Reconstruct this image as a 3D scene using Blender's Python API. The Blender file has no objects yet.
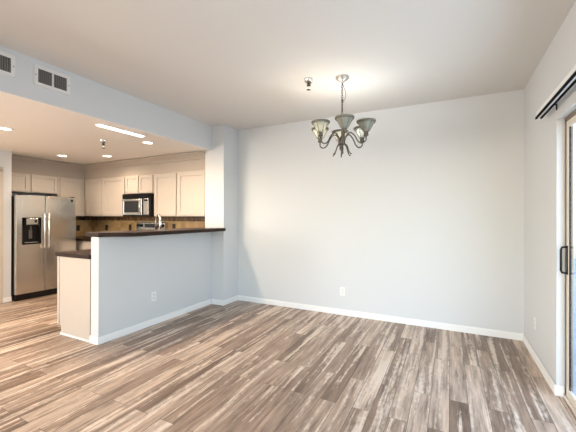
import bpy, bmesh, math, random
from mathutils import Vector, Matrix
random.seed(7)
PI = math.pi
SC = bpy.context.scene
COL = SC.collection

# ------------------------------------------------------------------ camera
cd = bpy.data.cameras.new('camera')
cam = bpy.data.objects.new('camera', cd); COL.objects.link(cam)
cd.sensor_width = 36.0
cd.lens = 322.0 / 576.0 * 36.0
cd.clip_start = 0.02
yaw, pitch, roll = 0.4648, 0.0020, -0.0024
cam.matrix_world = (Matrix.Translation((0, 0, 1.32)) @ Matrix.Rotation(yaw, 4, 'Z')
                    @ Matrix.Rotation(PI / 2 + pitch, 4, 'X') @ Matrix.Rotation(-roll, 4, 'Z'))
SC.camera = cam

# ------------------------------------------------------------------ world and light
W = bpy.data.worlds.new('sky'); SC.world = W; W.use_nodes = True
wn = W.node_tree
sky = wn.nodes.new('ShaderNodeTexSky'); sky.sky_type = 'NISHITA'
sky.sun_disc = False; sky.sun_elevation = math.radians(40); sky.sun_rotation = math.radians(200)
wn.links.new(sky.outputs[0], wn.nodes['Background'].inputs[0])
wn.nodes['Background'].inputs[1].default_value = 0.62

def area(name, loc, rot, sx, sy, power, col, spread=PI):
    l = bpy.data.lights.new(name, 'AREA'); l.shape = 'RECTANGLE'; l.size = sx; l.size_y = sy
    l.energy = power; l.color = col; l.spread = spread
    o = bpy.data.objects.new(name, l); COL.objects.link(o); o.location = loc; o.rotation_euler = rot
    return o
# daylight through the rear window wall of the living room and through the sliding door
area('window_daylight', (-1.6, -3.9, 1.35), (PI / 2, 0, 0), 4.4, 1.9, 14, (0.80, 0.90, 1.0))
area('door_daylight', (1.05, 2.0, 1.15), (PI / 2, 0, PI / 2), 1.75, 1.9, 40, (0.80, 0.90, 1.0))
XP_ = -6.05
# added fill lights out of view, with no fixtures of their own
def lamp(name, loc, power, col, r):
    l = bpy.data.lights.new(name, 'POINT'); l.energy = power; l.color = col; l.shadow_soft_size = r
    o = bpy.data.objects.new(name, l); COL.objects.link(o); o.location = loc
lamp('rear_fill', (-3.0, -2.4, 1.7), 36, (1.0, 0.95, 0.89), 0.3)  # unseen fill added to brighten the ceiling and walls
lamp('warm_fill', (-5.3, -0.1, 1.45), 42, (1.0, 0.74, 0.50), 0.25)  # unseen warm fill added for the kitchen ceiling, cabinets and left floor
area('side_fill', (XP_ + 0.03, -2.1, 1.45), (PI / 2, 0, -PI / 2), 2.2, 1.4, 155, (1.0, 0.95, 0.88))  # unseen side light added to brighten the right wall

VS = SC.view_settings
VS.view_transform = 'Standard'; VS.look = 'None'; VS.gamma = 1.0; VS.exposure = 0.28
VS.use_curve_mapping = False

# ------------------------------------------------------------------ key sizes (metres)
XR, D, H = 0.711, 4.206, 2.689        # right wall, back wall, ceiling
XW, YC, XC = -3.222, 3.844, -2.996    # half wall face, column front, column right face
XI = -3.350                           # kitchen side of half wall / column
Y0 = 2.086                            # free end of half wall
KH = 2.325                            # kitchen ceiling
XK = -6.75                            # kitchen left wall
XP = -6.05                            # pantry wall face
YB = -4.0                             # rear wall

# ------------------------------------------------------------------ materials
MATS = {}
def mat(name, col, rough=0.5, metal=0.0, spec=0.5):
    m = bpy.data.materials.new(name); m.use_nodes = True
    b = m.node_tree.nodes['Principled BSDF']
    b.inputs['Base Color'].default_value = (*col, 1)
    b.inputs['Roughness'].default_value = rough
    b.inputs['Metallic'].default_value = metal
    b.inputs['Specular IOR Level'].default_value = spec
    MATS[name] = m
    return m
def N(m, t, **kw):
    n = m.node_tree.nodes.new(t)
    for k, v in kw.items(): setattr(n, k, v)
    return n
def L(m, a, b): m.node_tree.links.new(a, b)
def bsdf(m): return m.node_tree.nodes['Principled BSDF']
def coords(m, scale=(1, 1, 1), rot=(0, 0, 0), loc=(0, 0, 0)):
    t = N(m, 'ShaderNodeTexCoord'); mp = N(m, 'ShaderNodeMapping')
    mp.inputs['Scale'].default_value = scale; mp.inputs['Rotation'].default_value = rot
    mp.inputs['Location'].default_value = loc
    L(m, t.outputs['Object'], mp.inputs['Vector'])
    return mp.outputs['Vector']
def noise(m, vec, scale, detail=3, rough=0.5):
    n = N(m, 'ShaderNodeTexNoise'); n.inputs['Scale'].default_value = scale
    n.inputs['Detail'].default_value = detail; n.inputs['Roughness'].default_value = rough
    L(m, vec, n.inputs['Vector']); return n.outputs['Fac']
def ramp(m, fac, stops):
    r = N(m, 'ShaderNodeValToRGB'); e = r.color_ramp.elements
    while len(e) < len(stops): e.new(0.5)
    for k, (p, c) in enumerate(stops):
        e[k].position = p; e[k].color = (*c, 1) if len(c) == 3 else c
    L(m, fac, r.inputs['Fac']); return r.outputs['Color']
def bump(m, h, strength, dist=0.002):
    b = N(m, 'ShaderNodeBump'); b.inputs['Strength'].default_value = strength; b.inputs['Distance'].default_value = dist
    L(m, h, b.inputs['Height']); L(m, b.outputs['Normal'], bsdf(m).inputs['Normal'])
def mix(m, fac, a, b, mode='MIX'):
    x = N(m, 'ShaderNodeMix', data_type='RGBA', blend_type=mode)
    for s, v in ((x.inputs[0], fac), (x.inputs[6], a), (x.inputs[7], b)):
        if hasattr(v, 'is_linked'): L(m, v, s)
        elif isinstance(v, (int, float)): s.default_value = v
        else: s.default_value = (*v, 1)
    return x.outputs[2]

def paint(name, col, rough=0.55):
    m = mat(name, col, rough, spec=0.3)
    bump(m, noise(m, coords(m), 90, 3), 0.08, 0.001)
    return m
paint('wall_paint', (0.665, 0.68, 0.69))
paint('ceiling_paint', (0.735, 0.715, 0.68), 0.8)
paint('trim_paint', (0.87, 0.87, 0.86), 0.4)
paint('beige_paint', (0.47, 0.405, 0.345), 0.6)
paint('kitchen_ceiling_paint', (0.89, 0.835, 0.77), 0.8)

# floor planks running along y
m = mat('plank_floor', (0.4, 0.3, 0.25), 0.36, spec=0.4)
v = coords(m, rot=(0, 0, PI / 2))
br = N(m, 'ShaderNodeTexBrick'); L(m, v, br.inputs['Vector'])
br.offset = 0.37; br.offset_frequency = 2; br.squash = 1.0
br.inputs['Color1'].default_value = (0, 0, 0, 1); br.inputs['Color2'].default_value = (1, 1, 1, 1)
br.inputs['Mortar'].default_value = (0.5, 0.5, 0.5, 1)
br.inputs['Scale'].default_value = 1.0; br.inputs['Mortar Size'].default_value = 0.0015
br.inputs['Brick Width'].default_value = 1.1; br.inputs['Row Height'].default_value = 0.12
br.inputs['Bias'].default_value = 0.0
tone = ramp(m, br.outputs['Color'], [(0.0, (0.19, 0.125, 0.088)), (0.35, (0.27, 0.186, 0.136)), (0.7, (0.36, 0.262, 0.198)), (1.0, (0.50, 0.385, 0.30))])
t = N(m, 'ShaderNodeTexCoord')
def plank_noise(sy, shift, scale, detail, rough):
    # stretched along the plank; every plank shows another piece of the pattern
    mp = N(m, 'ShaderNodeMapping'); mp.inputs['Scale'].default_value = (1, sy, 1)
    L(m, t.outputs['Object'], mp.inputs['Vector'])
    ad = N(m, 'ShaderNodeVectorMath', operation='MULTIPLY_ADD')
    L(m, br.outputs['Color'], ad.inputs[0]); ad.inputs[1].default_value = shift; L(m, mp.outputs['Vector'], ad.inputs[2])
    return noise(m, ad.outputs[0], scale, detail, rough)
g1 = plank_noise(0.08, (3, 9, 5), 32, 5, 0.65)
grain = ramp(m, g1, [(0.28, (0.36, 0.32, 0.29)), (0.47, (0.88, 0.87, 0.86)), (0.70, (1.45, 1.43, 1.4))])
c1 = mix(m, 1.0, tone, grain, 'MULTIPLY')
g2 = plank_noise(0.045, (7, 4, 2), 17, 4, 0.6)            # long pale bands with soft ends
g3 = plank_noise(0.35, (5, 2, 8), 45, 4, 0.7)             # crackle inside the bands
sm = N(m, 'ShaderNodeMath', operation='MULTIPLY_ADD'); L(m, g3, sm.inputs[0]); sm.inputs[1].default_value = 0.28; L(m, g2, sm.inputs[2])
wear = ramp(m, sm.outputs[0], [(0.655, (0, 0, 0)), (0.76, (0.85, 0.85, 0.85))])
c2 = mix(m, wear, c1, (0.72, 0.60, 0.49))
c3 = mix(m, br.outputs['Fac'], c2, (0.07, 0.05, 0.04))
L(m, c3, bsdf(m).inputs['Base Color'])
bump(m, g1, 0.15, 0.001)

m = mat('cabinet_paint', (0.70, 0.615, 0.53), 0.42, spec=0.4)
L(m, ramp(m, noise(m, coords(m, (14, 14, 1)), 12, 4), [(0.3, (0.55, 0.485, 0.42)), (0.7, (0.59, 0.525, 0.46))]), bsdf(m).inputs['Base Color'])
m = mat('cabinet_inside', (0.30, 0.25, 0.2), 0.6)
m = mat('dark_granite', (0.06, 0.04, 0.03), 0.3, spec=0.12)
L(m, ramp(m, noise(m, coords(m), 120, 4, 0.7), [(0.35, (0.012, 0.007, 0.006)), (0.55, (0.034, 0.020, 0.016)), (0.75, (0.16, 0.11, 0.085))]), bsdf(m).inputs['Base Color'])
# slate and gold backsplash
m = mat('backsplash_tile', (0.4, 0.25, 0.12), 0.35)
t = N(m, 'ShaderNodeTexCoord'); sx = N(m, 'ShaderNodeSeparateXYZ'); cx = N(m, 'ShaderNodeCombineXYZ')
L(m, t.outputs['Object'], sx.inputs[0])
sm = N(m, 'ShaderNodeMath', operation='ADD'); L(m, sx.outputs['X'], sm.inputs[0]); L(m, sx.outputs['Y'], sm.inputs[1])
L(m, sm.outputs[0], cx.inputs['X']); L(m, sx.outputs['Z'], cx.inputs['Y'])
br = N(m, 'ShaderNodeTexBrick'); L(m, cx.outputs[0], br.inputs['Vector'])
br.inputs['Scale'].default_value = 1; br.inputs['Brick Width'].default_value = 0.10; br.inputs['Row Height'].default_value = 0.10
br.inputs['Mortar Size'].default_value = 0.003; br.offset = 0.0
br.inputs['Color1'].default_value = (0, 0, 0, 1); br.inputs['Color2'].default_value = (1, 1, 1, 1); br.inputs['Mortar'].default_value = (0.3, 0.3, 0.3, 1)
nz = noise(m, coords(m), 30, 5, 0.65)
ad = N(m, 'ShaderNodeMath', operation='MULTIPLY_ADD'); L(m, br.outputs['Color'], ad.inputs[0]); ad.inputs[1].default_value = 0.55
ml = N(m, 'ShaderNodeMath', operation='MULTIPLY'); L(m, nz, ml.inputs[0]); ml.inputs[1].default_value = 0.5; L(m, ml.outputs[0], ad.inputs[2])
base = ramp(m, ad.outputs[0], [(0.1, (0.40, 0.24, 0.10)), (0.4, (0.54, 0.34, 0.15)), (0.7, (0.64, 0.43, 0.21)), (1.0, (0.70, 0.52, 0.30))])
# top row of small tiles, coloured dark for the shade under the cabinets
bd = N(m, 'ShaderNodeMath', operation='GREATER_THAN'); L(m, sx.outputs['Z'], bd.inputs[0]); bd.inputs[1].default_value = 1.235
br2 = N(m, 'ShaderNodeTexBrick'); L(m, cx.outputs[0], br2.inputs['Vector']); br2.offset = 0
br2.inputs['Scale'].default_value = 1; br2.inputs['Brick Width'].default_value = 0.025; br2.inputs['Row Height'].default_value = 0.1
br2.inputs['Color1'].default_value = (0.09, 0.045, 0.02, 1); br2.inputs['Color2'].default_value = (0.32, 0.18, 0.08, 1); br2.inputs['Mortar Size'].default_value = 0.002
L(m, mix(m, bd.outputs[0], base, br2.outputs['Color']), bsdf(m).inputs['Base Color'])

m = mat('stainless', (0.60, 0.575, 0.54), 0.24, 1.0)
st = noise(m, coords(m, (1, 1, 60)), 6, 3)
L(m, ramp(m, st, [(0.3, (0.60, 0.57, 0.53)), (0.7, (0.72, 0.69, 0.65))]), bsdf(m).inputs['Base Color'])
mat('chrome', (0.78, 0.78, 0.77), 0.14, 1.0)
mat('black_plastic', (0.009, 0.008, 0.008), 0.35, spec=0.2)
mat('black_glass', (0.01, 0.01, 0.011), 0.06)
mat('duct_shade', (0.015, 0.013, 0.012), 0.8, spec=0.1)
mat('dark_plastic', (0.09, 0.085, 0.08), 0.4)
mat('grey_plastic', (0.34, 0.33, 0.32), 0.4)
mat('white_plastic', (0.82, 0.82, 0.80), 0.35)
mat('outlet_slot', (0.10, 0.10, 0.10), 0.5)
mat('brown_plastic', (0.03, 0.02, 0.015), 0.4)
m = mat('pewter', (0.20, 0.18, 0.155), 0.38, 0.8)
L(m, ramp(m, noise(m, coords(m), 60, 3), [(0.35, (0.085, 0.075, 0.062)), (0.7, (0.20, 0.18, 0.15))]), bsdf(m).inputs['Base Color'])
mat('rim_metal', (0.21, 0.20, 0.165), 0.4, 0.4)
mat('canopy_metal', (0.50, 0.48, 0.44), 0.35, 0.6)
m = mat('alabaster_glass', (0.72, 0.72, 0.62), 0.35)
b = bsdf(m); b.inputs['Transmission Weight'].default_value = 0.0
tr = N(m, 'ShaderNodeBsdfTranslucent'); tr.inputs['Color'].default_value = (0.86, 0.86, 0.80, 1)
mx = N(m, 'ShaderNodeMixShader'); mx.inputs[0].default_value = 0.33
L(m, b.outputs[0], mx.inputs[1]); L(m, tr.outputs[0], mx.inputs[2])
L(m, mx.outputs[0], m.node_tree.nodes['Material Output'].inputs['Surface'])
L(m, ramp(m, noise(m, coords(m), 25, 4), [(0.35, (0.30, 0.31, 0.25)), (0.7, (0.43, 0.44, 0.37))]), b.inputs['Base Color'])
def emit(name, col, s):
    m = mat(name, (0.9, 0.9, 0.88), 0.4); b = bsdf(m)
    b.inputs['Emission Color'].default_value = (*col, 1); b.inputs['Emission Strength'].default_value = s
emit('lamp_diffuser', (1.0, 0.90, 0.76), 5.0)
emit('bulb_glow', (1.0, 0.93, 0.82), 9.0)
emit('display_lcd', (0.6, 0.75, 0.8), 0.15)
mat('bronze_frame', (0.20, 0.145, 0.105), 0.4, 0.35)
mat('cream_frame', (0.72, 0.66, 0.58), 0.4)
mat('vent_paint', (0.76, 0.75, 0.73), 0.45)
mat('vent_blade', (0.19, 0.18, 0.17), 0.5)
mat('black_rail', (0.005, 0.005, 0.005), 0.6, spec=0.03)
mat('light_rail', (0.85, 0.86, 0.86), 0.35)
m = mat('patio_concrete', (0.42, 0.43, 0.44), 0.8)
L(m, ramp(m, noise(m, coords(m), 6, 5), [(0.3, (0.36, 0.37, 0.38)), (0.7, (0.48, 0.49, 0.50))]), bsdf(m).inputs['Base Color'])
m = mat('glass', (1, 1, 1), 0.0); bsdf(m).inputs['Transmission Weight'].default_value = 1.0; bsdf(m).inputs['IOR'].default_value = 1.45
gl = N(m, 'ShaderNodeBsdfGlossy'); gl.inputs['Roughness'].default_value = 0.0
tp = N(m, 'ShaderNodeBsdfTransparent'); tp.inputs['Color'].default_value = (0.90, 0.95, 0.97, 1)
fr = N(m, 'ShaderNodeFresnel'); fr.inputs['IOR'].default_value = 1.45
ge = N(m, 'ShaderNodeNewGeometry'); nb = N(m, 'ShaderNodeMath', operation='SUBTRACT'); nb.inputs[0].default_value = 1.0; L(m, ge.outputs['Backfacing'], nb.inputs[1])
fm = N(m, 'ShaderNodeMath', operation='MULTIPLY'); L(m, fr.outputs[0], fm.inputs[0]); L(m, nb.outputs[0], fm.inputs[1])
mx = N(m, 'ShaderNodeMixShader'); L(m, fm.outputs[0], mx.inputs[0]); L(m, tp.outputs[0], mx.inputs[1]); L(m, gl.outputs[0], mx.inputs[2])
L(m, mx.outputs[0], m.node_tree.nodes['Material Output'].inputs['Surface'])

# ------------------------------------------------------------------ mesh helpers
class MB:
    """Collects shapes; build() links them as one mesh object."""
    def __init__(s): s.bm = bmesh.new()
    def box(s, x0, y0, z0, x1, y1, z1, bev=0.0, seg=2):
        bm = bmesh.new()
        bmesh.ops.create_cube(bm, size=1.0)
        sc = Vector((x1 - x0, y1 - y0, z1 - z0)); c = Vector(((x0 + x1) / 2, (y0 + y1) / 2, (z0 + z1) / 2))
        for v in bm.verts: v.co = Vector((v.co.x * sc.x, v.co.y * sc.y, v.co.z * sc.z)) + c
        if bev > 0: bmesh.ops.bevel(bm, geom=bm.edges[:], offset=bev, segments=seg, affect='EDGES', profile=0.5)
        return s.add(bm)
    def add(s, bm):
        me = bpy.data.meshes.new('tmp'); bm.to_mesh(me); bm.free(); s.bm.from_mesh(me); bpy.data.meshes.remove(me); return s
    def lathe(s, prof, c=(0, 0, 0), n=28, axis='z', close=False):
        bm = bmesh.new(); rings = []
        for r, z in prof:
            ring = []
            for k in range(n):
                a = 2 * PI * k / n
                ring.append(bm.verts.new((max(r, 1e-5) * math.cos(a), max(r, 1e-5) * math.sin(a), z)))
            rings.append(ring)
        idx = list(range(len(rings) - 1))
        for i in idx:
            for k in range(n): bm.faces.new((rings[i][k], rings[i][(k + 1) % n], rings[i + 1][(k + 1) % n], rings[i + 1][k]))
        if close:
            for k in range(n): bm.faces.new((rings[-1][k], rings[-1][(k + 1) % n], rings[0][(k + 1) % n], rings[0][k]))
        else:
            bm.faces.new(rings[0][::-1]); bm.faces.new(rings[-1])
        for f in bm.faces: f.smooth = True
        M = {'z': Matrix.Identity(4), 'x': Matrix.Rotation(PI / 2, 4, 'Y'), 'y': Matrix.Rotation(-PI / 2, 4, 'X')}[axis]
        bm.transform(Matrix.Translation(c) @ M)
        bmesh.ops.recalc_face_normals(bm, faces=bm.faces[:])
        return s.add(bm)
    def cyl(s, c, r, l, axis='z', n=20, r2=None):
        return s.lathe([(r, 0), (r if r2 is None else r2, l)], c, n, axis)
    def tube(s, pts, r, n=10):
        pts = [Vector(p) for p in pts]; rs = r if isinstance(r, (list, tuple)) else [r] * len(pts)
        bm = bmesh.new(); rings = []; up = None
        for i, p in enumerate(pts):
            d = (pts[min(i + 1, len(pts) - 1)] - pts[max(i - 1, 0)]).normalized()
            if up is None: up = Vector((0, 0, 1)) if abs(d.z) < 0.9 else Vector((1, 0, 0))
            a = (up - d * up.dot(d)).normalized(); b = d.cross(a); up = a
            rings.append([bm.verts.new(p + (a * math.cos(2 * PI * k / n) + b * math.sin(2 * PI * k / n)) * rs[i]) for k in range(n)])
        for i in range(len(rings) - 1):
            for k in range(n): bm.faces.new((rings[i][k], rings[i][(k + 1) % n], rings[i + 1][(k + 1) % n], rings[i + 1][k]))
        bm.faces.new(rings[0][::-1]); bm.faces.new(rings[-1])
        for f in bm.faces: f.smooth = True
        bmesh.ops.recalc_face_normals(bm, faces=bm.faces[:])
        return s.add(bm)
    def prism(s, poly, z0, z1, axis='z', bev=0.0):
        """polygon of (u,v) extruded: axis z -> (x,y); y -> (x,z); x -> (y,z)"""
        bm = bmesh.new()
        def P(u, v, w): return {'z': (u, v, w), 'y': (u, w, v), 'x': (w, u, v)}[axis]
        a = [bm.verts.new(P(u, v, z0)) for u, v in poly]; b = [bm.verts.new(P(u, v, z1)) for u, v in poly]
        k = len(poly)
        bm.faces.new(a); bm.faces.new(b[::-1])
        for i in range(k): bm.faces.new((a[i], b[i], b[(i + 1) % k], a[(i + 1) % k]))
        bmesh.ops.recalc_face_normals(bm, faces=bm.faces[:])
        if bev > 0: bmesh.ops.bevel(bm, geom=bm.edges[:], offset=bev, segments=2, affect='EDGES', profile=0.5)
        return s.add(bm)
    def build(s, name, material, parent=None):
        me = bpy.data.meshes.new(name); s.bm.to_mesh(me); s.bm.free()
        me.materials.append(MATS[material])
        o = bpy.data.objects.new(name, me); COL.objects.link(o)
        if parent is not None:
            o.parent = parent
            w = parent; off = Vector((0, 0, 0))
            while w is not None: off += w.location; w = w.parent
            if not parent.get('local'): me.transform(Matrix.Translation(-off))
        return o
def thing(name, label, cat, loc=(0, 0, 0), group=None):
    o = bpy.data.objects.new(name, None); COL.objects.link(o); o.location = loc; o.empty_display_size = 0.1
    o['label'] = label; o['category'] = cat
    if group: o['group'] = group
    return o
def tag(o, label, cat, group=None):
    o['label'] = label; o['category'] = cat
    if group: o['group'] = group
    return o
def struct(mb, name, material, parent=None):
    o = mb.build(name, material, parent)
    if parent is None: o['kind'] = 'structure'
    return o
def copy_tree(o, loc, label):
    """a copy of a thing with copies of its parts and sub-parts"""
    def cp(a, par):
        c = a.copy(); COL.objects.link(c)
        if par is not None: c.parent = par
        for ch in list(a.children): cp(ch, c)
        return c
    r = cp(o, None); r.location = loc; r['label'] = label
    return r

# ------------------------------------------------------------------ the setting
struct(MB().box(-7.0, YB - 0.1, -0.1, XR + 0.10, D + 0.1, 0.0), 'floor', 'plank_floor')
struct(MB().box(XW, YB - 0.1, H, XR + 0.2, D + 0.1, H + 0.1), 'ceiling', 'ceiling_paint')
# dropped kitchen ceiling and its soffit face
struct(MB().box(-7.0, YB - 0.1, KH, XW, D + 0.1, H + 0.1), 'soffit', 'wall_paint')
struct(MB().box(-7.0, YB - 0.1, KH - 0.004, XW - 0.001, YC - 0.001, KH).box(-7.0, YC - 0.001, KH - 0.004, XI, D, KH), 'ceiling_kitchen', 'kitchen_ceiling_paint')
struct(MB().box(-7.0, D, 0, XR + 0.2, D + 0.12, H), 'wall_back', 'wall_paint')
DY0, DY1, DH = 1.15, 3.032, 2.045
mb = MB()
mb.box(XR, DY1, 0, XR + 0.092, D, H); mb.box(XR, YB, 0, XR + 0.092, DY0, H); mb.box(XR, DY0, DH, XR + 0.092, DY1, H)
struct(mb, 'wall_right', 'wall_paint')
mb = MB()
mb.box(-7.0, YB - 0.12, 0, XR + 0.16, YB, 0.4); mb.box(-7.0, YB - 0.12, 2.3, XR + 0.16, YB, H)
mb.box(-7.0, YB - 0.12, 0.4, -3.8, YB, 2.3); mb.box(0.6, YB - 0.12, 0.4, XR + 0.16, YB, 2.3)
struct(mb, 'wall_rear', 'wall_paint')
# pantry wall beside the refrigerator, with a door opening
PY1 = 2.531
mb = MB()
mb.box(XP - 0.12, 2.36, 0, XP, PY1, KH); mb.box(XP - 0.12, -1.0, 0, XP, 1.55, KH); mb.box(XP - 0.12, YB, 0, XP, -3.2, KH); mb.box(XP - 0.12, -3.2, 0, XP, -1.0, 0.75); mb.box(XP - 0.12, -3.2, 2.15, XP, -1.0, KH); mb.box(XP - 0.12, 1.55, 2.0, XP, 2.36, KH)
mb.box(XK - 0.1, PY1 - 0.11, 0, XP - 0.12, PY1, KH)
struct(mb, 'wall_left', 'wall_paint')
struct(MB().box(XK - 0.12, PY1 - 0.11, 0, XK, D, KH), 'wall_kitchen', 'wall_paint')
struct(MB().box(XI, YC, 0, XC, D, H), 'column', 'wall_paint')
# rounded ear where the beam meets the column
ear = [(XI + 0.001, KH - 0.055), (XI + 0.001, KH), (XI - 0.055, KH)] + [(XI - 0.055 + 0.055 * math.sin(k * PI / 16), KH - 0.055 + 0.055 * math.cos(k * PI / 16)) for k in range(1, 8)]
struct(MB().prism(ear, YC, YC + 0.12, 'y'), 'trim_1', 'wall_paint')
struct(MB().box(XI, Y0, 0, XW, YC, 1.103, 0.006), 'half_wall', 'wall_paint')

def base_board(name, pts):
    """baseboard run along segments: list of (x0,y0,x1,y1) boxes"""
    mb = MB()
    for x0, y0, x1, y1 in pts:
        mb.box(x0, y0, 0, x1, y1, 0.066, 0.003)
        # thinner moulded top edge
        dx = 0.004 if x1 - x0 < 0.05 else 0; dy = 0.004 if y1 - y0 < 0.05 else 0
        mb.box(x0 + dx, y0 + dy, 0.06, x1 - dx, y1 - dy, 0.078, 0.003)
    return struct(mb, name, 'trim_paint')
bt = 0.013
base_board('baseboard_back', [(XC, D - bt, XR, D)])
base_board('baseboard_right', [(XR - bt, DY1 - 0.002, XR, D - bt), (XR - bt, DY1 - bt, XR + 0.045, DY1)])
base_board('baseboard_column', [(XW + bt, YC - bt, XC + bt, YC), (XC, YC - bt + 0.001, XC + bt, D - bt)])
base_board('baseboard_half_wall', [(XW, Y0 - bt, XW + bt, YC - bt), (XI, Y0 - bt, XW + 0.001, Y0)])
base_board('baseboard_left', [(XP, 2.425, XP + bt, PY1 + 0.004)])

# kitchen furr-down over the wall cabinets with crown moulding
FY, FX = 3.885, -6.44
struct(MB().box(XK, FY, 2.045, XI, D, KH - 0.004), 'furr_down_back', 'beige_paint')
struct(MB().box(XK, PY1, 2.045, FX, FY, KH - 0.004), 'furr_down_left', 'beige_paint')
zc = KH - 0.004
cr = [(0, 0), (0, -0.105), (0.022, -0.105), (0.024, -0.082), (0.032, -0.078), (0.058, -0.052), (0.072, -0.050), (0.095, -0.032), (0.112, -0.030), (0.112, -0.012), (0.070, -0.011), (0.070, 0)]
struct(MB().prism([(FY - u, zc + w) for u, w in cr], FX, XI, 'x'), 'trim_2', 'beige_paint')
struct(MB().prism([(FX + u, zc + w) for u, w in cr], PY1, FY, 'y'), 'trim_3', 'beige_paint')

# backsplash
struct(MB().box(XK, D - 0.012, 0.914, XI, D, 1.33), 'trim_4', 'backsplash_tile')
struct(MB().box(XK, 3.46, 0.914, XK + 0.012, D - 0.012, 1.33), 'trim_5', 'backsplash_tile')

# pantry door (only its casing edge shows)
d2 = struct(MB().box(XP - 0.09, 1.555, 0.008, XP - 0.05, 2.355, 1.995, 0.003), 'door_2', 'trim_paint')
mb = MB()
mb.box(XP, 2.352, 0, XP + 0.016, 2.425, 2.02, 0.004); mb.box(XP, 1.485, 0, XP + 0.016, 1.558, 2.02, 0.004); mb.box(XP, 1.485, 1.99, XP + 0.016, 2.425, 2.062, 0.004)
struct(mb, 'door_casing', 'cabinet_paint')
MB().lathe([(0.012, 0), (0.012, 0.035), (0.026, 0.045), (0.028, 0.062), (0.016, 0.072)], (XP - 0.05, 1.62, 0.95), 18, 'x').build('door_knob', 'chrome', d2)

# sliding glass door
FXI = XR + 0.048
mb = MB()
mb.box(FXI, DY1 - 0.022, 0, FXI + 0.044, DY1, DH); mb.box(FXI, DY0, 0, FXI + 0.044, DY0 + 0.03, DH)
mb.box(FXI, DY0, DH - 0.025, FXI + 0.044, DY1, DH)
d1 = struct(mb, 'door_1', 'bronze_frame')
MB().box(FXI - 0.012, DY0, 0.0, FXI + 0.044, DY1 - 0.014, 0.022, 0.003).build('sill_track', 'cream_frame', d1)
def panel(x, ya, yb, nm):
    mb = MB(); z0, z1 = 0.024, DH - 0.027
    mb.box(x, yb - 0.045, z0, x + 0.018, yb, z1, 0.003); mb.box(x, ya, z0, x + 0.018, ya + 0.045, z1, 0.003)
    mb.box(x, ya + 0.04, z0, x + 0.018, yb - 0.04, z0 + 0.06, 0.003); mb.box(x, ya + 0.04, z1 - 0.05, x + 0.018, yb - 0.04, z1, 0.003)
    p = mb.build(nm, 'cream_frame', d1)
    mb = MB(); mb.box(x + 0.004, yb - 0.056, z0 + 0.055, x + 0.016, yb - 0.044, z1 - 0.045); mb.box(x + 0.004, ya + 0.044, z0 + 0.055, x + 0.016, ya + 0.056, z1 - 0.045)
    mb.build('glazing_bead', 'black_plastic', p)
    MB().box(x + 0.007, ya + 0.04, z0 + 0.05, x + 0.011, yb - 0.04, z1 - 0.045).build('glass_pane', 'glass', p)
    return p
ym = (DY0 + DY1) / 2
pn = panel(FXI + 0.003, ym - 0.02, DY1 - 0.023, 'sliding_panel')
panel(FXI + 0.024, DY0 + 0.03, ym + 0.03, 'fixed_panel')
hy = DY1 - 0.048
mb = MB()
mb.box(FXI - 0.002, hy - 0.014, 0.905, FXI + 0.008, hy + 0.014, 1.115, 0.004)
mb.tube([(FXI, hy, 0.915), (FXI - 0.028, hy, 0.918), (FXI - 0.034, hy, 0.935), (FXI - 0.034, hy, 1.085), (FXI - 0.028, hy, 1.102), (FXI, hy, 1.105)], 0.0075)
mb.build('door_handle', 'black_plastic', pn)
struct(MB().box(XR + 0.092, -3.0, -0.1, 14.0, 14.0, -0.06), 'patio_ground', 'patio_concrete')

# rear windows (behind the camera)
w = struct(MB().box(-3.8, YB - 0.09, 0.4, 0.6, YB - 0.03, 0.46).box(-3.8, YB - 0.09, 2.24, 0.6, YB - 0.03, 2.3).box(-3.8, YB - 0.09, 0.4, -3.74, YB - 0.03, 2.3).box(0.54, YB - 0.09, 0.4, 0.6, YB - 0.03, 2.3).box(-1.64, YB - 0.09, 0.4, -1.56, YB - 0.03, 2.3), 'window_1', 'trim_paint')
MB().box(-3.75, YB - 0.065, 0.45, 0.55, YB - 0.06, 2.25).build('glass_pane', 'glass', w)

w = struct(MB().box(XP - 0.09, -3.2, 0.75, XP - 0.03, -3.14, 2.15).box(XP - 0.09, -1.06, 0.75, XP - 0.03, -1.0, 2.15).box(XP - 0.09, -3.14, 0.75, XP - 0.03, -1.06, 0.81).box(XP - 0.09, -3.14, 2.09, XP - 0.03, -1.06, 2.15), 'added_window', 'trim_paint')  # unseen window added to go with the side fill light
MB().box(XP - 0.065, -3.15, 0.8, XP - 0.06, -1.05, 2.1).build('glass_pane', 'glass', w)

# ------------------------------------------------------------------ cabinets
def shaker(parent, axis, face, a0, a1, z0, z1, name='door', inward=1):
    """recessed panel door. axis 'y': face lies at y=face looking -y, spans x a0..a1; axis 'x': face at x=face looking +x, spans y a0..a1"""
    t = 0.024; r = 0.06 if (z1 - z0) > 0.35 else 0.045
    def bx(mb, u0, u1, w0, w1, d0, d1, bev=0.002):
        if axis == 'y': mb.box(u0, face + d0, w0, u1, face + d1, w1, bev)
        elif axis == 'x': mb.box(face - d1, u0, w0, face - d0, u1, w1, bev)
        else: mb.box(face + d0, u0, w0, face + d1, u1, w1, bev)
    mb = MB()
    bx(mb, a0, a0 + r, z0, z1, 0, t); bx(mb, a1 - r, a1, z0, z1, 0, t)
    bx(mb, a0 + r - 0.002, a1 - r + 0.002, z0, z0 + r, 0, t); bx(mb, a0 + r - 0.002, a1 - r + 0.002, z1 - r, z1, 0, t)
    d = mb.build(name, 'cabinet_paint', parent)
    mb = MB(); bx(mb, a0 + r - 0.003, a1 - r + 0.003, z0 + r - 0.003, z1 - r + 0.003, 0.016, 0.022, 0)
    mb.build('door_panel', 'cabinet_paint', d)
    return d
UT, UB = 2.043, 1.318
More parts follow.
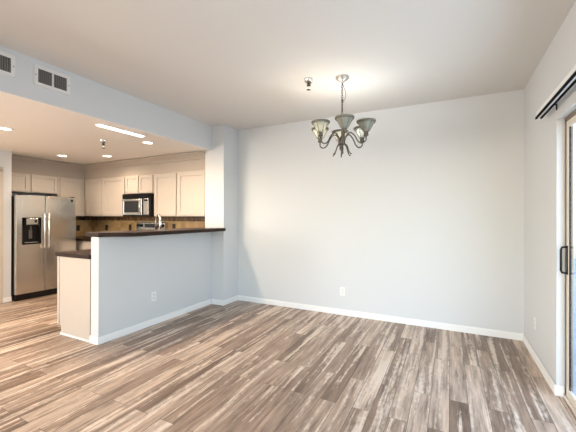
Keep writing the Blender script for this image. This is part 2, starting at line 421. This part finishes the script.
def upper(name, label, axis, face, back, a0, a1, z0, z1, splits, gap=0.012):
    c = (((a0 + a1) / 2, (face + back) / 2, z0) if axis == 'y' else ((face + back) / 2, (a0 + a1) / 2, z0))
    t = thing(name, label, 'cabinet', c, 'wall cabinets in the kitchen')
    f = face + 0.025 if axis == 'y' else face - 0.025
    mb = MB()
    if axis == 'y': mb.box(a0, f, z0, a1, back, z1, 0.001)
    else: mb.box(back, a0, z0, f, a1, z1, 0.001)
    mb.build('cabinet_body', 'cabinet_paint', t)
    for (u0, u1) in splits: shaker(t, axis, face, u0, u1, z0 + gap, z1 - gap * 1.5)
    return t
CF = 3.858           # door faces of the back wall cabinets
CX = -6.415          # door faces of the left wall cabinets
upper('wall_cabinet', 'cream double door wall cabinet in the corner left of the microwave', 'y', CF, D - 0.001, -6.434, -5.222, UB, UT, [(-6.375, -5.885), (-5.862, -5.240)])
upper('wall_cabinet', 'short cream two door cabinet directly above the microwave', 'y', CF, D - 0.001, -5.219, -4.501, 1.715, UT, [(-5.205, -4.875), (-4.848, -4.516)])
upper('wall_cabinet', 'tall cream two door wall cabinet right of the microwave beside the column', 'y', CF, D - 0.001, -4.498, XI - 0.002, UB, UT, [(-4.475, -3.978), (-3.945, -3.372)])
upper('wall_cabinet', 'short wide cream cabinet above the refrigerator', 'x', CX, XK + 0.001, PY1 + 0.002, 3.395, 1.722, UT, [(2.555, 2.925), (2.968, 3.372)])
upper('wall_cabinet', 'single door cream wall cabinet right of the refrigerator on left kitchen wall', 'x', CX, XK + 0.001, 3.398, 3.882, UB, UT, [(3.425, 3.805)])

def base_cab(label, axis, face, back, a0, a1, units):
    """units: list of (u0,u1) each one drawer over one door"""
    c = (((a0 + a1) / 2, (face + back) / 2, 0) if axis == 'y' else ((face + back) / 2, (a0 + a1) / 2, 0))
    t = thing('base_cabinet', label, 'cabinet', c, 'base cabinets in the kitchen')
    mb = MB(); kb = MB()
    if axis == 'y':
        mb.box(a0, face + 0.021, 0.1, a1, back, 0.868); kb.box(a0, face + 0.08, 0, a1, back, 0.1)
    elif axis == 'x':
        mb.box(back, a0, 0.1, face - 0.021, a1, 0.868); kb.box(back, a0, 0, face - 0.08, a1, 0.1)
    else:
        mb.box(face + 0.021, a0, 0.1, back, a1, 0.868); kb.box(face + 0.08, a0, 0, back, a1, 0.1)
    mb.build('cabinet_body', 'cabinet_paint', t); kb.build('toe_kick', 'cabinet_paint', t)
    for u0, u1 in units:
        shaker(t, axis, face, u0 + 0.01, u1 - 0.01, 0.12, 0.68)
        mb = MB()
        if axis == 'y': mb.box(u0 + 0.01, face, 0.70, u1 - 0.01, face + 0.02, 0.85, 0.003)
        elif axis == 'x': mb.box(face - 0.02, u0 + 0.01, 0.70, face, u1 - 0.01, 0.85, 0.003)
        else: mb.box(face, u0 + 0.01, 0.70, face + 0.02, u1 - 0.01, 0.85, 0.003)
        mb.build('drawer_front', 'cabinet_paint', t)
    return t
BF, BX = 3.56, -6.15
base_cab('cream base cabinet along back kitchen wall left of the range', 'y', BF, D - 0.012, BX + 0.02, -5.232, [(-6.12, -5.68), (-5.67, -5.24)])
base_cab('cream base cabinet along back kitchen wall right of the range', 'y', BF, D - 0.012, -4.492, XI - 0.004, [(-4.48, -3.95), (-3.94, -3.37)])
base_cab('cream corner base cabinet beside the refrigerator on left kitchen wall', 'x', BX, XK + 0.012, 3.462, D - 0.012, [(3.47, 3.56 - 0.0)])
# peninsula cabinet behind the half wall
pc = base_cab('cream peninsula cabinet with plain end panel behind the half wall', '-x', -3.95, XI - 0.004, Y0 + 0.02, 3.52, [(2.11, 2.58), (2.59, 3.06), (3.07, 3.52)])
MB().box(-3.915, Y0, 0.10, XI - 0.012, Y0 + 0.02, 0.868, 0.001).box(-3.885, Y0 + 0.0005, 0.0, XI - 0.012, Y0 + 0.02, 0.105, 0.001).build('end_panel', 'cabinet_paint', pc)
MB().box(-3.95, Y0 - 0.006, 0.10, -3.915, Y0 + 0.02, 0.868, 0.002).build('corner_stile', 'cabinet_paint', pc)
MB().box(-3.893, Y0 - 0.010, 0.0, XI - 0.014, Y0, 0.022, 0.004).build('shoe_moulding', 'trim_paint', pc)

# countertops
o = MB().prism([(-5.234, 3.535), (-5.234, D - 0.013), (XK + 0.013, D - 0.013), (XK + 0.013, 3.46), (BX + 0.025, 3.46), (BX + 0.025, 3.535)], 0.87, 0.914, 'z', 0.004).build('countertop', 'dark_granite')
tag(o, 'dark granite corner countertop between the refrigerator and the range', 'countertop', 'dark granite countertops')
o = MB().box(-4.490, 3.535, 0.87, XI - 0.004, D - 0.013, 0.914, 0.004).build('countertop', 'dark_granite')
tag(o, 'dark granite countertop right of the range under the tall wall cabinet', 'countertop', 'dark granite countertops')
o = MB().box(-3.972, Y0 - 0.02, 0.87, XI - 0.003, 3.525, 0.914, 0.005).build('countertop', 'dark_granite')
tag(o, 'lower dark granite peninsula countertop behind the half wall', 'countertop', 'dark granite countertops')
o = MB().prism([(-3.445, Y0 - 0.005), (-3.225, Y0 - 0.005), (-2.955, 2.33), (-2.955, YC - 0.001), (-3.445, YC - 0.001)], 1.105, 1.150, 'z', 0.005).build('bar_top', 'dark_granite')
tag(o, 'long raised dark granite bar top on the half wall', 'bar counter')

# ------------------------------------------------------------------ refrigerator
fx0, fx1, fy0, fy1, fh = XK + 0.03, -5.95, 2.548, 3.442, 1.648
rf = thing('refrigerator', 'stainless steel side by side refrigerator with black ice dispenser', 'refrigerator', ((fx0 + fx1) / 2, (fy0 + fy1) / 2, 0))
MB().box(fx0, fy0, 0.02, fx1 - 0.075, fy1, fh - 0.01, 0.006).build('cabinet_body', 'black_plastic', rf)
MB().box(fx0 + 0.05, fy0 + 0.015, 0.0, fx1 - 0.03, fy1 - 0.015, 0.095, 0.004).build('kick_plate', 'black_plastic', rf)
ys = 2.950
dz0, dz1 = 0.10, fh
# freezer door with a dispenser recess
dy0, dy1, ez0, ez1 = 2.632, 2.893, 0.872, 1.292
mb = MB(); xb = fx1 - 0.068
mb.box(xb, fy0 + 0.003, dz0, fx1, dy0, dz1, 0.006); mb.box(xb, dy1, dz0, fx1, ys - 0.004, dz1, 0.006)
mb.box(xb, dy0 - 0.008, dz0, fx1, dy1 + 0.008, ez0, 0.006); mb.box(xb, dy0 - 0.008, ez1, fx1, dy1 + 0.008, dz1, 0.006)
fd = mb.build('freezer_door', 'stainless', rf)
dp = MB().box(xb - 0.002, dy0 - 0.002, ez0 - 0.002, xb + 0.012, dy1 + 0.002, ez1 + 0.002).box(xb, dy0, ez0, fx1 + 0.004, dy0 + 0.028, ez1, 0.003).box(xb, dy1 - 0.028, ez0, fx1 + 0.004, dy1, ez1, 0.003).box(xb, dy0, ez0, fx1 + 0.004, dy1, ez0 + 0.025, 0.003).box(xb, dy0, 1.165, fx1 + 0.004, dy1, ez1, 0.003).build('ice_dispenser', 'black_plastic', fd)
MB().box(fx1 + 0.003, dy0 + 0.05, 1.185, fx1 + 0.007, dy1 - 0.05, ez1 - 0.01, 0.002).build('control_panel', 'stainless', dp)
MB().box(fx1 + 0.006, dy1 - 0.10, 1.215, fx1 + 0.009, dy1 - 0.065, 1.258, 0.002).build('display', 'black_glass', dp)
MB().box(xb + 0.012, 2.735, 0.96, xb + 0.026, 2.785, 1.10, 0.004).cyl((xb + 0.03, 2.76, 1.08), 0.011, 0.09).build('paddle', 'dark_plastic', dp)
MB().box(xb + 0.02, dy0 + 0.04, ez0 + 0.024, fx1 - 0.002, dy1 - 0.04, ez0 + 0.032).build('drip_tray', 'grey_plastic', dp)
rd = MB().box(xb, ys + 0.004, dz0, fx1, fy1 - 0.003, dz1, 0.008).build('fridge_door', 'stainless', rf)
MB().box(fx1 - 0.001, 3.345, 1.565, fx1 + 0.003, 3.383, 1.610, 0.002).build('badge', 'black_plastic', rd)
for y, par in ((ys - 0.032, fd), (ys + 0.032, rd)):
    mb = MB()
    mb.tube([(fx1 + 0.002, y, 0.80), (fx1 + 0.045, y, 0.805), (fx1 + 0.052, y, 0.83), (fx1 + 0.055, y, 1.08), (fx1 + 0.052, y, 1.33), (fx1 + 0.045, y, 1.355), (fx1 + 0.002, y, 1.36)], 0.0125, 12)
    mb.build('handle', 'chrome', par)
for y in (fy0 + 0.02, fy1 - 0.08): MB().box(fx1 - 0.06, y, fh - 0.002, fx1 - 0.01, y + 0.06, fh + 0.012, 0.003).build('hinge_cover', 'black_plastic', rf)

# ------------------------------------------------------------------ microwave
mx0, mx1, my, mz0, mz1 = -5.214, -4.512, 3.795, 1.318, 1.712
mw = thing('microwave', 'stainless and black over the range microwave under the short cabinet', 'microwave', ((mx0 + mx1) / 2, (my + D) / 2, mz0))
MB().box(mx0, my + 0.02, mz0, mx1, D - 0.014, mz1, 0.004).build('case', 'black_plastic', mw)
g = MB()
for k in range(7): g.box(mx0 + 0.01, my + 0.002, mz1 - 0.012 - k * 0.010, mx1 - 0.01, my + 0.022, mz1 - 0.006 - k * 0.010, 0.001)
g.box(mx0 + 0.004, my + 0.012, mz1 - 0.085, mx1 - 0.004, my + 0.022, mz1 - 0.002)
g.build('vent_grille', 'black_plastic', mw)
xd = mx1 - 0.19
md = MB().box(mx0 + 0.012, my, mz0 + 0.025, mx0 + 0.055, my + 0.02, mz1 - 0.09, 0.004).box(xd - 0.05, my, mz0 + 0.025, xd, my + 0.02, mz1 - 0.09, 0.004).box(mx0 + 0.05, my, mz0 + 0.025, xd - 0.045, my + 0.02, mz0 + 0.07, 0.004).box(mx0 + 0.05, my, mz1 - 0.13, xd - 0.045, my + 0.02, mz1 - 0.09, 0.004).build('door', 'stainless', mw)
MB().box(mx0 + 0.05, my + 0.005, mz0 + 0.065, xd - 0.045, my + 0.016, mz1 - 0.125).build('window', 'black_glass', md)
MB().tube([(xd - 0.02, my, mz0 + 0.05), (xd - 0.02, my - 0.028, mz0 + 0.06), (xd - 0.02, my - 0.03, mz1 - 0.13), (xd - 0.02, my, mz1 - 0.115)], 0.010).build('handle', 'chrome', md)
cp = MB().box(xd + 0.04, my + 0.002, mz0 + 0.03, mx1 - 0.03, my + 0.022, mz1 - 0.09, 0.003).build('control_panel', 'stainless', mw)
MB().box(xd + 0.06, my - 0.001, mz1 - 0.135, mx1 - 0.05, my + 0.004, mz1 - 0.105).build('display', 'black_glass', cp)
kb = MB()
for i in range(3):
    for j in range(5): kb.box(xd + 0.058 + i * 0.021, my - 0.001, mz0 + 0.05 + j * 0.027, xd + 0.074 + i * 0.021, my + 0.004, mz0 + 0.068 + j * 0.027)
kb.build('keypad', 'grey_plastic', cp)

# ------------------------------------------------------------------ range
rx0, rx1, ry = -5.226, -4.500, 3.53
rg = thing('range', 'stainless range with raised back control panel between the granite counters', 'range', ((rx0 + rx1) / 2, (ry + D) / 2, 0))
MB().box(rx0, ry + 0.03, 0.03, rx1, D - 0.016, 0.905, 0.003).build('body', 'stainless', rg)
MB().box(rx0, ry + 0.01, 0.905, rx1, D - 0.07, 0.922, 0.004).build('cooktop', 'black_glass', rg)
for x in (-5.04, -4.69):
    for y in (3.70, 3.97):
        MB().lathe([(0.085, 0.9225), (0.088, 0.9225), (0.088, 0.925), (0.085, 0.925)], (x, y, 0), 28, close=True).build('burner_ring', 'grey_plastic', rg)
od = MB().box(rx0 + 0.01, ry, 0.24, rx1 - 0.01, ry + 0.03, 0.86, 0.004).build('oven_door', 'stainless', rg)
MB().box(rx0 + 0.10, ry - 0.003, 0.36, rx1 - 0.10, ry + 0.005, 0.70).build('window', 'black_glass', od)
MB().tube([(rx0 + 0.05, ry, 0.80), (rx0 + 0.05, ry - 0.05, 0.80), (rx1 - 0.05, ry - 0.05, 0.80), (rx1 - 0.05, ry, 0.80)], 0.012).build('handle', 'chrome', od)
MB().box(rx0 + 0.01, ry, 0.06, rx1 - 0.01, ry + 0.03, 0.23, 0.004).build('storage_drawer', 'stainless', rg)
bgd = MB().prism([(4.10, 0.905), (4.115, 1.205), (4.125, 1.215), (D - 0.016, 1.215), (D - 0.016, 0.905)], rx0, rx1, 'x').build('control_panel', 'stainless', rg)
MB().box(-5.0, 4.098, 1.115, -4.73, 4.12, 1.185, 0.002).build('display', 'black_glass', bgd)
for x in (-5.175, -5.09, -4.64, -4.555):
    MB().lathe([(0.030, 0), (0.028, -0.02), (0.022, -0.028)], (x, 4.110, 1.15), 20, 'y').build('knob', 'black_plastic', bgd)
for x in (rx0 + 0.06, rx1 - 0.06):
    for y in (ry + 0.08, D - 0.08): MB().cyl((x, y, 0), 0.02, 0.032).build('foot', 'black_plastic', rg)

# ------------------------------------------------------------------ faucet on the peninsula counter
fa = thing('faucet', 'tall brushed steel kitchen faucet standing on the peninsula counter', 'faucet', (-3.52, 3.14, 0.914))
X, Y = -3.52, 3.14
MB().lathe([(0.036, 0.914), (0.036, 0.922), (0.028, 0.93), (0.026, 1.00), (0.022, 1.02)], (X, Y, 0)).build('base', 'chrome', fa)
MB().tube([(X, Y, 1.0), (X, Y, 1.25), (X - 0.012, Y + 0.006, 1.30), (X - 0.045, Y + 0.022, 1.335), (X - 0.09, Y + 0.04, 1.335), (X - 0.13, Y + 0.055, 1.30), (X - 0.145, Y + 0.062, 1.25), (X - 0.15, Y + 0.064, 1.14)], [0.016, 0.016, 0.015, 0.014, 0.014, 0.015, 0.018, 0.02], 14).build('spout', 'chrome', fa)
MB().tube([(X, Y + 0.02, 0.975), (X, Y + 0.055, 0.985), (X + 0.01, Y + 0.10, 1.02)], [0.012, 0.009, 0.007]).build('lever', 'chrome', fa)

# ------------------------------------------------------------------ outlets
def outlet(label, c, axis, plate='white_plastic', face='white_plastic', kind='outlet'):
    """plate on the wall at c (centre on wall surface). axis: direction it looks"""
    t = thing('wall_outlet' if kind == 'outlet' else 'light_switch', label, kind, c, None)
    def bx(mb, u0, w0, d0, u1, w1, d1, bev=0.0):
        x, y, z = c
        if axis == '-y': mb.box(x + u0, y - d1, z + w0, x + u1, y - d0, z + w1, bev)
        elif axis == '+x': mb.box(x + d0, y + u0, z + w0, x + d1, y + u1, z + w1, bev)
        else: mb.box(x - d1, y + u0, z + w0, x - d0, y + u1, z + w1, bev)
    mb = MB(); bx(mb, -0.036, -0.058, 0, 0.036, 0.058, 0.006, 0.002); mb.build('plate', plate, t)
    for dz in (-0.021, 0.021):
        mb = MB(); bx(mb, -0.017, dz - 0.015, 0.005, 0.017, dz + 0.015, 0.008, 0.002); r = mb.build('socket', face, t)
        mb = MB()
        for u in (-0.008, 0.006): bx(mb, u, dz - 0.004, 0.0075, u + 0.003, dz + 0.008, 0.0086)
        bx(mb, -0.003, dz - 0.012, 0.0075, 0.003, dz - 0.007, 0.0086)
        mb.build('slot', 'outlet_slot', r)
    return t
outlet('white outlet low on the blank back wall', (-1.284, D, 0.317), '-y')
outlet('white outlet low on right wall near the sliding door', (XR, 3.684, 0.342), '-x')
outlet('white outlet on the face of the half wall', (XW, 2.776, 0.345), '+x')
outlet('dark outlet on backsplash just left of the range', (-5.51, D - 0.012, 1.105), '-y', 'brown_plastic', 'brown_plastic')
outlet('dark outlet on backsplash under the corner wall cabinet', (-6.22, D - 0.012, 1.09), '-y', 'brown_plastic', 'brown_plastic')
outlet('dark outlet on the left kitchen wall beside the refrigerator', (XK + 0.012, 3.93, 1.08), '+x', 'brown_plastic', 'brown_plastic')
outlet('dark outlet on backsplash behind the faucet right of the range', (-4.36, D - 0.012, 1.13), '-y', 'brown_plastic', 'brown_plastic')

# ------------------------------------------------------------------ vents on the soffit
def vent(y0, y1, label):
    z0, z1 = 2.462, 2.642; x = XW
    t = thing('air_vent', label, 'vent', (x, (y0 + y1) / 2, (z0 + z1) / 2), 'soffit air vents')
    f = 0.030; ymid = (y0 + y1) / 2
    mb = MB()
    mb.box(x, y0, z0, x + 0.010, y0 + f, z1, 0.002); mb.box(x, y1 - f, z0, x + 0.010, y1, z1, 0.002)
    mb.box(x, y0 + f - 0.003, z0, x + 0.010, y1 - f + 0.003, z0 + f, 0.002); mb.box(x, y0 + f - 0.003, z1 - f, x + 0.010, y1 - f + 0.003, z1, 0.002)
    mb.box(x, ymid - 0.007, z0 + f - 0.003, x + 0.009, ymid + 0.007, z1 - f + 0.003, 0.001)
    mb.build('frame', 'vent_paint', t)
    MB().box(x + 0.0002, y0 + f - 0.004, z0 + f - 0.004, x + 0.0015, y1 - f + 0.004, z1 - f + 0.004).build('duct_shade_sheet', 'duct_shade', t)  # dark sheet standing in for the shade inside the duct
    for (a, b) in ((y0 + f, ymid - 0.007), (ymid + 0.007, y1 - f)):
        n = 7
        for k in range(n):
            yy = a + (b - a) * (k + 0.5) / n
            mb = MB(); s = 0.0045
            mb.prism([(x + 0.0015, yy - s), (x + 0.008, yy + s - 0.002), (x + 0.008, yy + s), (x + 0.0015, yy - s + 0.002)], z0 + f - 0.002, z1 - f + 0.002, 'z')
            mb.build('louver', 'vent_blade', t)
    for yy in (y0 + 0.012, y1 - 0.012): MB().lathe([(0.005, 0), (0.004, 0.002)], (x + 0.0098, yy, (z0 + z1) / 2), 12, 'x').build('screw', 'vent_blade', t)
vent(1.503, 1.800, 'white louvred air vent on soffit, whole one nearer the column')
vent(1.072, 1.368, 'white louvred air vent on soffit, cut off by the left photo edge')

# ------------------------------------------------------------------ sprinklers
def sprinkler(c, label):
    t = thing('sprinkler_head', label, 'sprinkler', c, 'fire sprinkler heads'); x, y, z = c
    MB().lathe([(0.046, z), (0.047, z - 0.006), (0.040, z - 0.022), (0.034, z - 0.034), (0.028, z - 0.034), (0.026, z - 0.02), (0.026, z - 0.004)], (x, y, 0), 28, close=True).build('escutcheon', 'chrome', t)
    MB().lathe([(0.024, z - 0.002), (0.024, z - 0.03), (0.014, z - 0.04), (0.014, z - 0.056), (0.019, z - 0.058), (0.019, z - 0.066), (0.010, z - 0.070)], (x, y, 0), 16).build('body', 'pewter', t)
    for q in (-1, 1): MB().tube([(x + q * 0.012, y, z - 0.064), (x + q * 0.017, y, z - 0.078), (x + q * 0.005, y, z - 0.102)], 0.0035, 8).build('frame_arm', 'chrome', t)
    mb = MB(); mb.cyl((x, y, z - 0.109), 0.011, 0.008)
    for k in range(10):
        a = 2 * PI * k / 10
        mb.tube([(x, y, z - 0.106), (x + 0.02 * math.cos(a), y + 0.02 * math.sin(a), z - 0.107)], 0.003, 6)
    mb.build('deflector', 'pewter', t)
sprinkler((-1.254, 2.953, H), 'small chrome fire sprinkler head on dining ceiling left of the chandelier')
sprinkler((-4.067, 2.693, KH - 0.004), 'small chrome fire sprinkler head on the kitchen ceiling')

# ------------------------------------------------------------------ recessed lights
def downlight(x, y, label, power):
    z = KH - 0.004
    t = thing('recessed_light', label, 'ceiling light', (x, y, z), 'recessed kitchen lights')
    MB().lathe([(0.062, z), (0.082, z), (0.082, z - 0.004), (0.072, z - 0.008), (0.062, z - 0.006)], (x, y, 0), 32, close=True).build('trim_ring', 'white_plastic', t)
    MB().lathe([(0.0625, z - 0.001), (0.0625, z - 0.004)], (x, y, 0), 32).build('diffuser', 'lamp_diffuser', t)
    l = bpy.data.lights.new('lamp', 'SPOT'); l.energy = power; l.color = (1.0, 0.80, 0.60); l.spot_size = math.radians(165); l.spot_blend = 0.8; l.shadow_soft_size = 0.07
    o = bpy.data.objects.new('lamp', l); COL.objects.link(o); o.parent = t; o.location = (0, 0, -0.012)
# the four cans
downlight(-4.55, 1.835, 'recessed kitchen light nearest the left photo edge', 34)
downlight(-5.72, 3.08, 'recessed kitchen light in front of the cabinets above the refrigerator', 34)
downlight(-5.08, 3.43, 'recessed kitchen light in front of the microwave cabinet', 34)
downlight(-3.66, 3.05, 'recessed kitchen light nearest the column', 34)

# linear ceiling fixture near the beam
x0, x1, y0, y1, z = -3.448, -3.362, 2.185, 2.77, KH - 0.004
lf = thing('strip_light', 'slim lit strip light on the kitchen ceiling along the beam', 'ceiling light', ((x0 + x1) / 2, (y0 + y1) / 2, z))
MB().box(x0, y0, z - 0.010, x1, y1, z, 0.003).build('housing', 'white_plastic', lf)
MB().box(x0 + 0.010, y0 + 0.012, z - 0.018, x1 - 0.012, y1 - 0.012, z - 0.009, 0.003).build('diffuser', 'lamp_diffuser', lf)
l = bpy.data.lights.new('lamp', 'AREA'); l.shape = 'RECTANGLE'; l.size = 0.08; l.size_y = 0.55; l.energy = 34; l.color = (1.0, 0.80, 0.60)
o = bpy.data.objects.new('lamp', l); COL.objects.link(o); o.parent = lf; o.location = (0, 0, -0.034)

# ------------------------------------------------------------------ blind head rail over the sliding door
zr = 2.130
bl = thing('blind_rail', 'black and grey blind head rail bracketed above the sliding door', 'blind rail', (XR - 0.06, 2.15, zr))
MB().box(XR - 0.085, 1.0, zr - 0.006, XR - 0.045, 3.235, zr + 0.040, 0.002).build('rail', 'light_rail', bl)
MB().box(XR - 0.089, 0.995, zr - 0.016, XR - 0.078, 3.24, zr + 0.002, 0.001).box(XR - 0.056, 0.995, zr - 0.016, XR - 0.045, 3.24, zr - 0.004, 0.001).build('track', 'black_rail', bl)
for y in (3.02, 2.1, 1.2):
    MB().box(XR - 0.06, y - 0.009, zr + 0.022, XR, y + 0.009, zr + 0.028).box(XR - 0.005, y - 0.009, zr - 0.015, XR, y + 0.009, zr + 0.028).build('bracket', 'black_rail', bl)

# ------------------------------------------------------------------ chandelier
cx_, cy_ = -0.943, 3.06
ch = thing('chandelier', 'six arm pewter chandelier with frosted bell shades hanging in dining area', 'chandelier', (cx_, cy_, H))
MB().lathe([(0.066, H), (0.066, H - 0.008), (0.060, H - 0.020), (0.040, H - 0.034), (0.016, H - 0.044), (0.010, H - 0.058)], (cx_, cy_, 0), 32).build('canopy', 'canopy_metal', ch)
mb = MB()
zz = H - 0.05; k = 0
while zz > 2.47:                       # chain links, alternately turned
    pts = []
    for j in range(17):
        a = 2 * PI * j / 16
        u, w = 0.0085 * math.cos(a), 0.016 * math.sin(a)
        pts.append((cx_ + (u if k % 2 else 0), cy_ + (0 if k % 2 else u), zz - 0.014 + w))
    mb.tube(pts, 0.0028, 6); zz -= 0.025; k += 1
mb.build('chain', 'pewter', ch)
rx, ry_ = math.cos(yaw), math.sin(yaw)
def off(u, z): return (cx_ + rx * u, cy_ + ry_ * u, z)
MB().tube([off(0.004, H - 0.055), off(0.012, H - 0.09), off(0.030, H - 0.13), off(0.034, H - 0.17), off(0.030, H - 0.21), off(0.012, H - 0.235), off(-0.004, H - 0.22), off(0.01, H - 0.21), off(0.012, H - 0.25)], 0.0038, 8).build('cord', 'canopy_metal', ch)
MB().lathe([(0.006, 2.475), (0.010, 2.46), (0.007, 2.44), (0.007, 2.27), (0.014, 2.255), (0.016, 2.235), (0.009, 2.215), (0.009, 2.12), (0.020, 2.10), (0.030, 2.075), (0.032, 2.05), (0.026, 2.03), (0.012, 2.015), (0.015, 1.985), (0.007, 1.965), (0.010, 1.945), (0.002, 1.93)], (cx_, cy_, 0), 24).build('stem', 'pewter', ch)
A0 = math.atan2(-cy_, -cx_) + math.radians(5)      # the first arm points at the viewer
def bez(P, n=22):
    out = []
    for i in range(n + 1):
        s = i / n * (len(P) - 1); k = min(int(s), len(P) - 2); t = s - k
        p0, p1, p2, p3 = P[max(k - 1, 0)], P[k], P[k + 1], P[min(k + 2, len(P) - 1)]
        out.append(tuple(0.5 * (2 * p1[j] + (p2[j] - p0[j]) * t + (2 * p0[j] - 5 * p1[j] + 4 * p2[j] - p3[j]) * t * t + (3 * p1[j] - p0[j] - 3 * p2[j] + p3[j]) * t ** 3) for j in range(2)))
    return out
RA = 0.245
glow = {0: 0.0, 1: 0.0, 5: 0.3, 2: 2.6, 3: 1.0, 4: 3.0}
for k in range(6):
    a = A0 + k * PI / 3; ca, sa = math.cos(a), math.sin(a)
    R = lambda r, z: (cx_ + ca * r, cy_ + sa * r, z)
    ap = bez([(0.024, 2.05), (0.045, 2.105), (0.085, 2.135), (0.13, 2.10), (0.165, 2.04), (0.205, 2.018), (0.243, 2.04), (RA, 2.082)], 34)
    arm = MB().tube([R(*p) for p in ap], 0.0065, 10).build('arm', 'pewter', ch)
    MB().tube([R(*p) for p in bez([(0.026, 2.035), (0.050, 2.015), (0.066, 1.975), (0.078, 1.945), (0.100, 1.925)], 16)], 0.006, 8).build('lower_scroll', 'pewter', arm)
    if k % 2 == 0:
        MB().tube([R(*p) for p in bez([(0.008, 2.245), (0.022, 2.285), (0.045, 2.325), (0.072, 2.318), (0.076, 2.295), (0.060, 2.285)], 18)], 0.0035, 8).build('upper_scroll', 'canopy_metal', arm)
    p = (cx_ + ca * RA, cy_ + sa * RA)
    MB().lathe([(0.020, 2.080), (0.024, 2.088), (0.020, 2.098), (0.019, 2.118), (0.028, 2.124), (0.028, 2.130)], (*p, 0), 20).build('socket', 'pewter', arm)
    prof = [(0.026, 2.118), (0.039, 2.142), (0.054, 2.172), (0.069, 2.197), (0.080, 2.212), (0.077, 2.213), (0.066, 2.198), (0.051, 2.173), (0.036, 2.143), (0.023, 2.120)]
    sh = MB().lathe(prof, (*p, 0), 32, close=True).build('lamp_shade', 'alabaster_glass', arm)
    mb = MB().lathe([(0.077, 2.202), (0.085, 2.204), (0.089, 2.213), (0.088, 2.223), (0.082, 2.223), (0.080, 2.214)], (*p, 0), 32, close=True)
    for j in range(6):
        b = a + j * PI / 3 + PI / 6
        mb.tube([(p[0] + math.cos(b) * r, p[1] + math.sin(b) * r, z) for r, z in ((0.027, 2.120), (0.041, 2.142), (0.056, 2.172), (0.071, 2.197), (0.083, 2.214))], 0.0024, 6)
    mb.build('shade_rim', 'rim_metal', sh)
    bm_ = MB().lathe([(0.008, 2.13), (0.012, 2.145), (0.017, 2.16), (0.014, 2.178), (0.006, 2.187), (0.001, 2.19)], (*p, 0), 16)
    bm_.build('bulb', 'bulb_glow' if glow[k] > 0.1 else 'white_plastic', arm)
    if glow[k] > 0:
        l = bpy.data.lights.new('lamp', 'POINT'); l.energy = glow[k] * 1.5; l.color = {2: (0.92, 0.96, 1.0), 4: (1.0, 0.87, 0.70), 5: (1.0, 0.84, 0.64)}.get(k, (1.0, 0.93, 0.84)); l.shadow_soft_size = 0.02
        o = bpy.data.objects.new('lamp', l); COL.objects.link(o); o.parent = ch; o.location = (p[0] - cx_, p[1] - cy_, 2.190 - H)
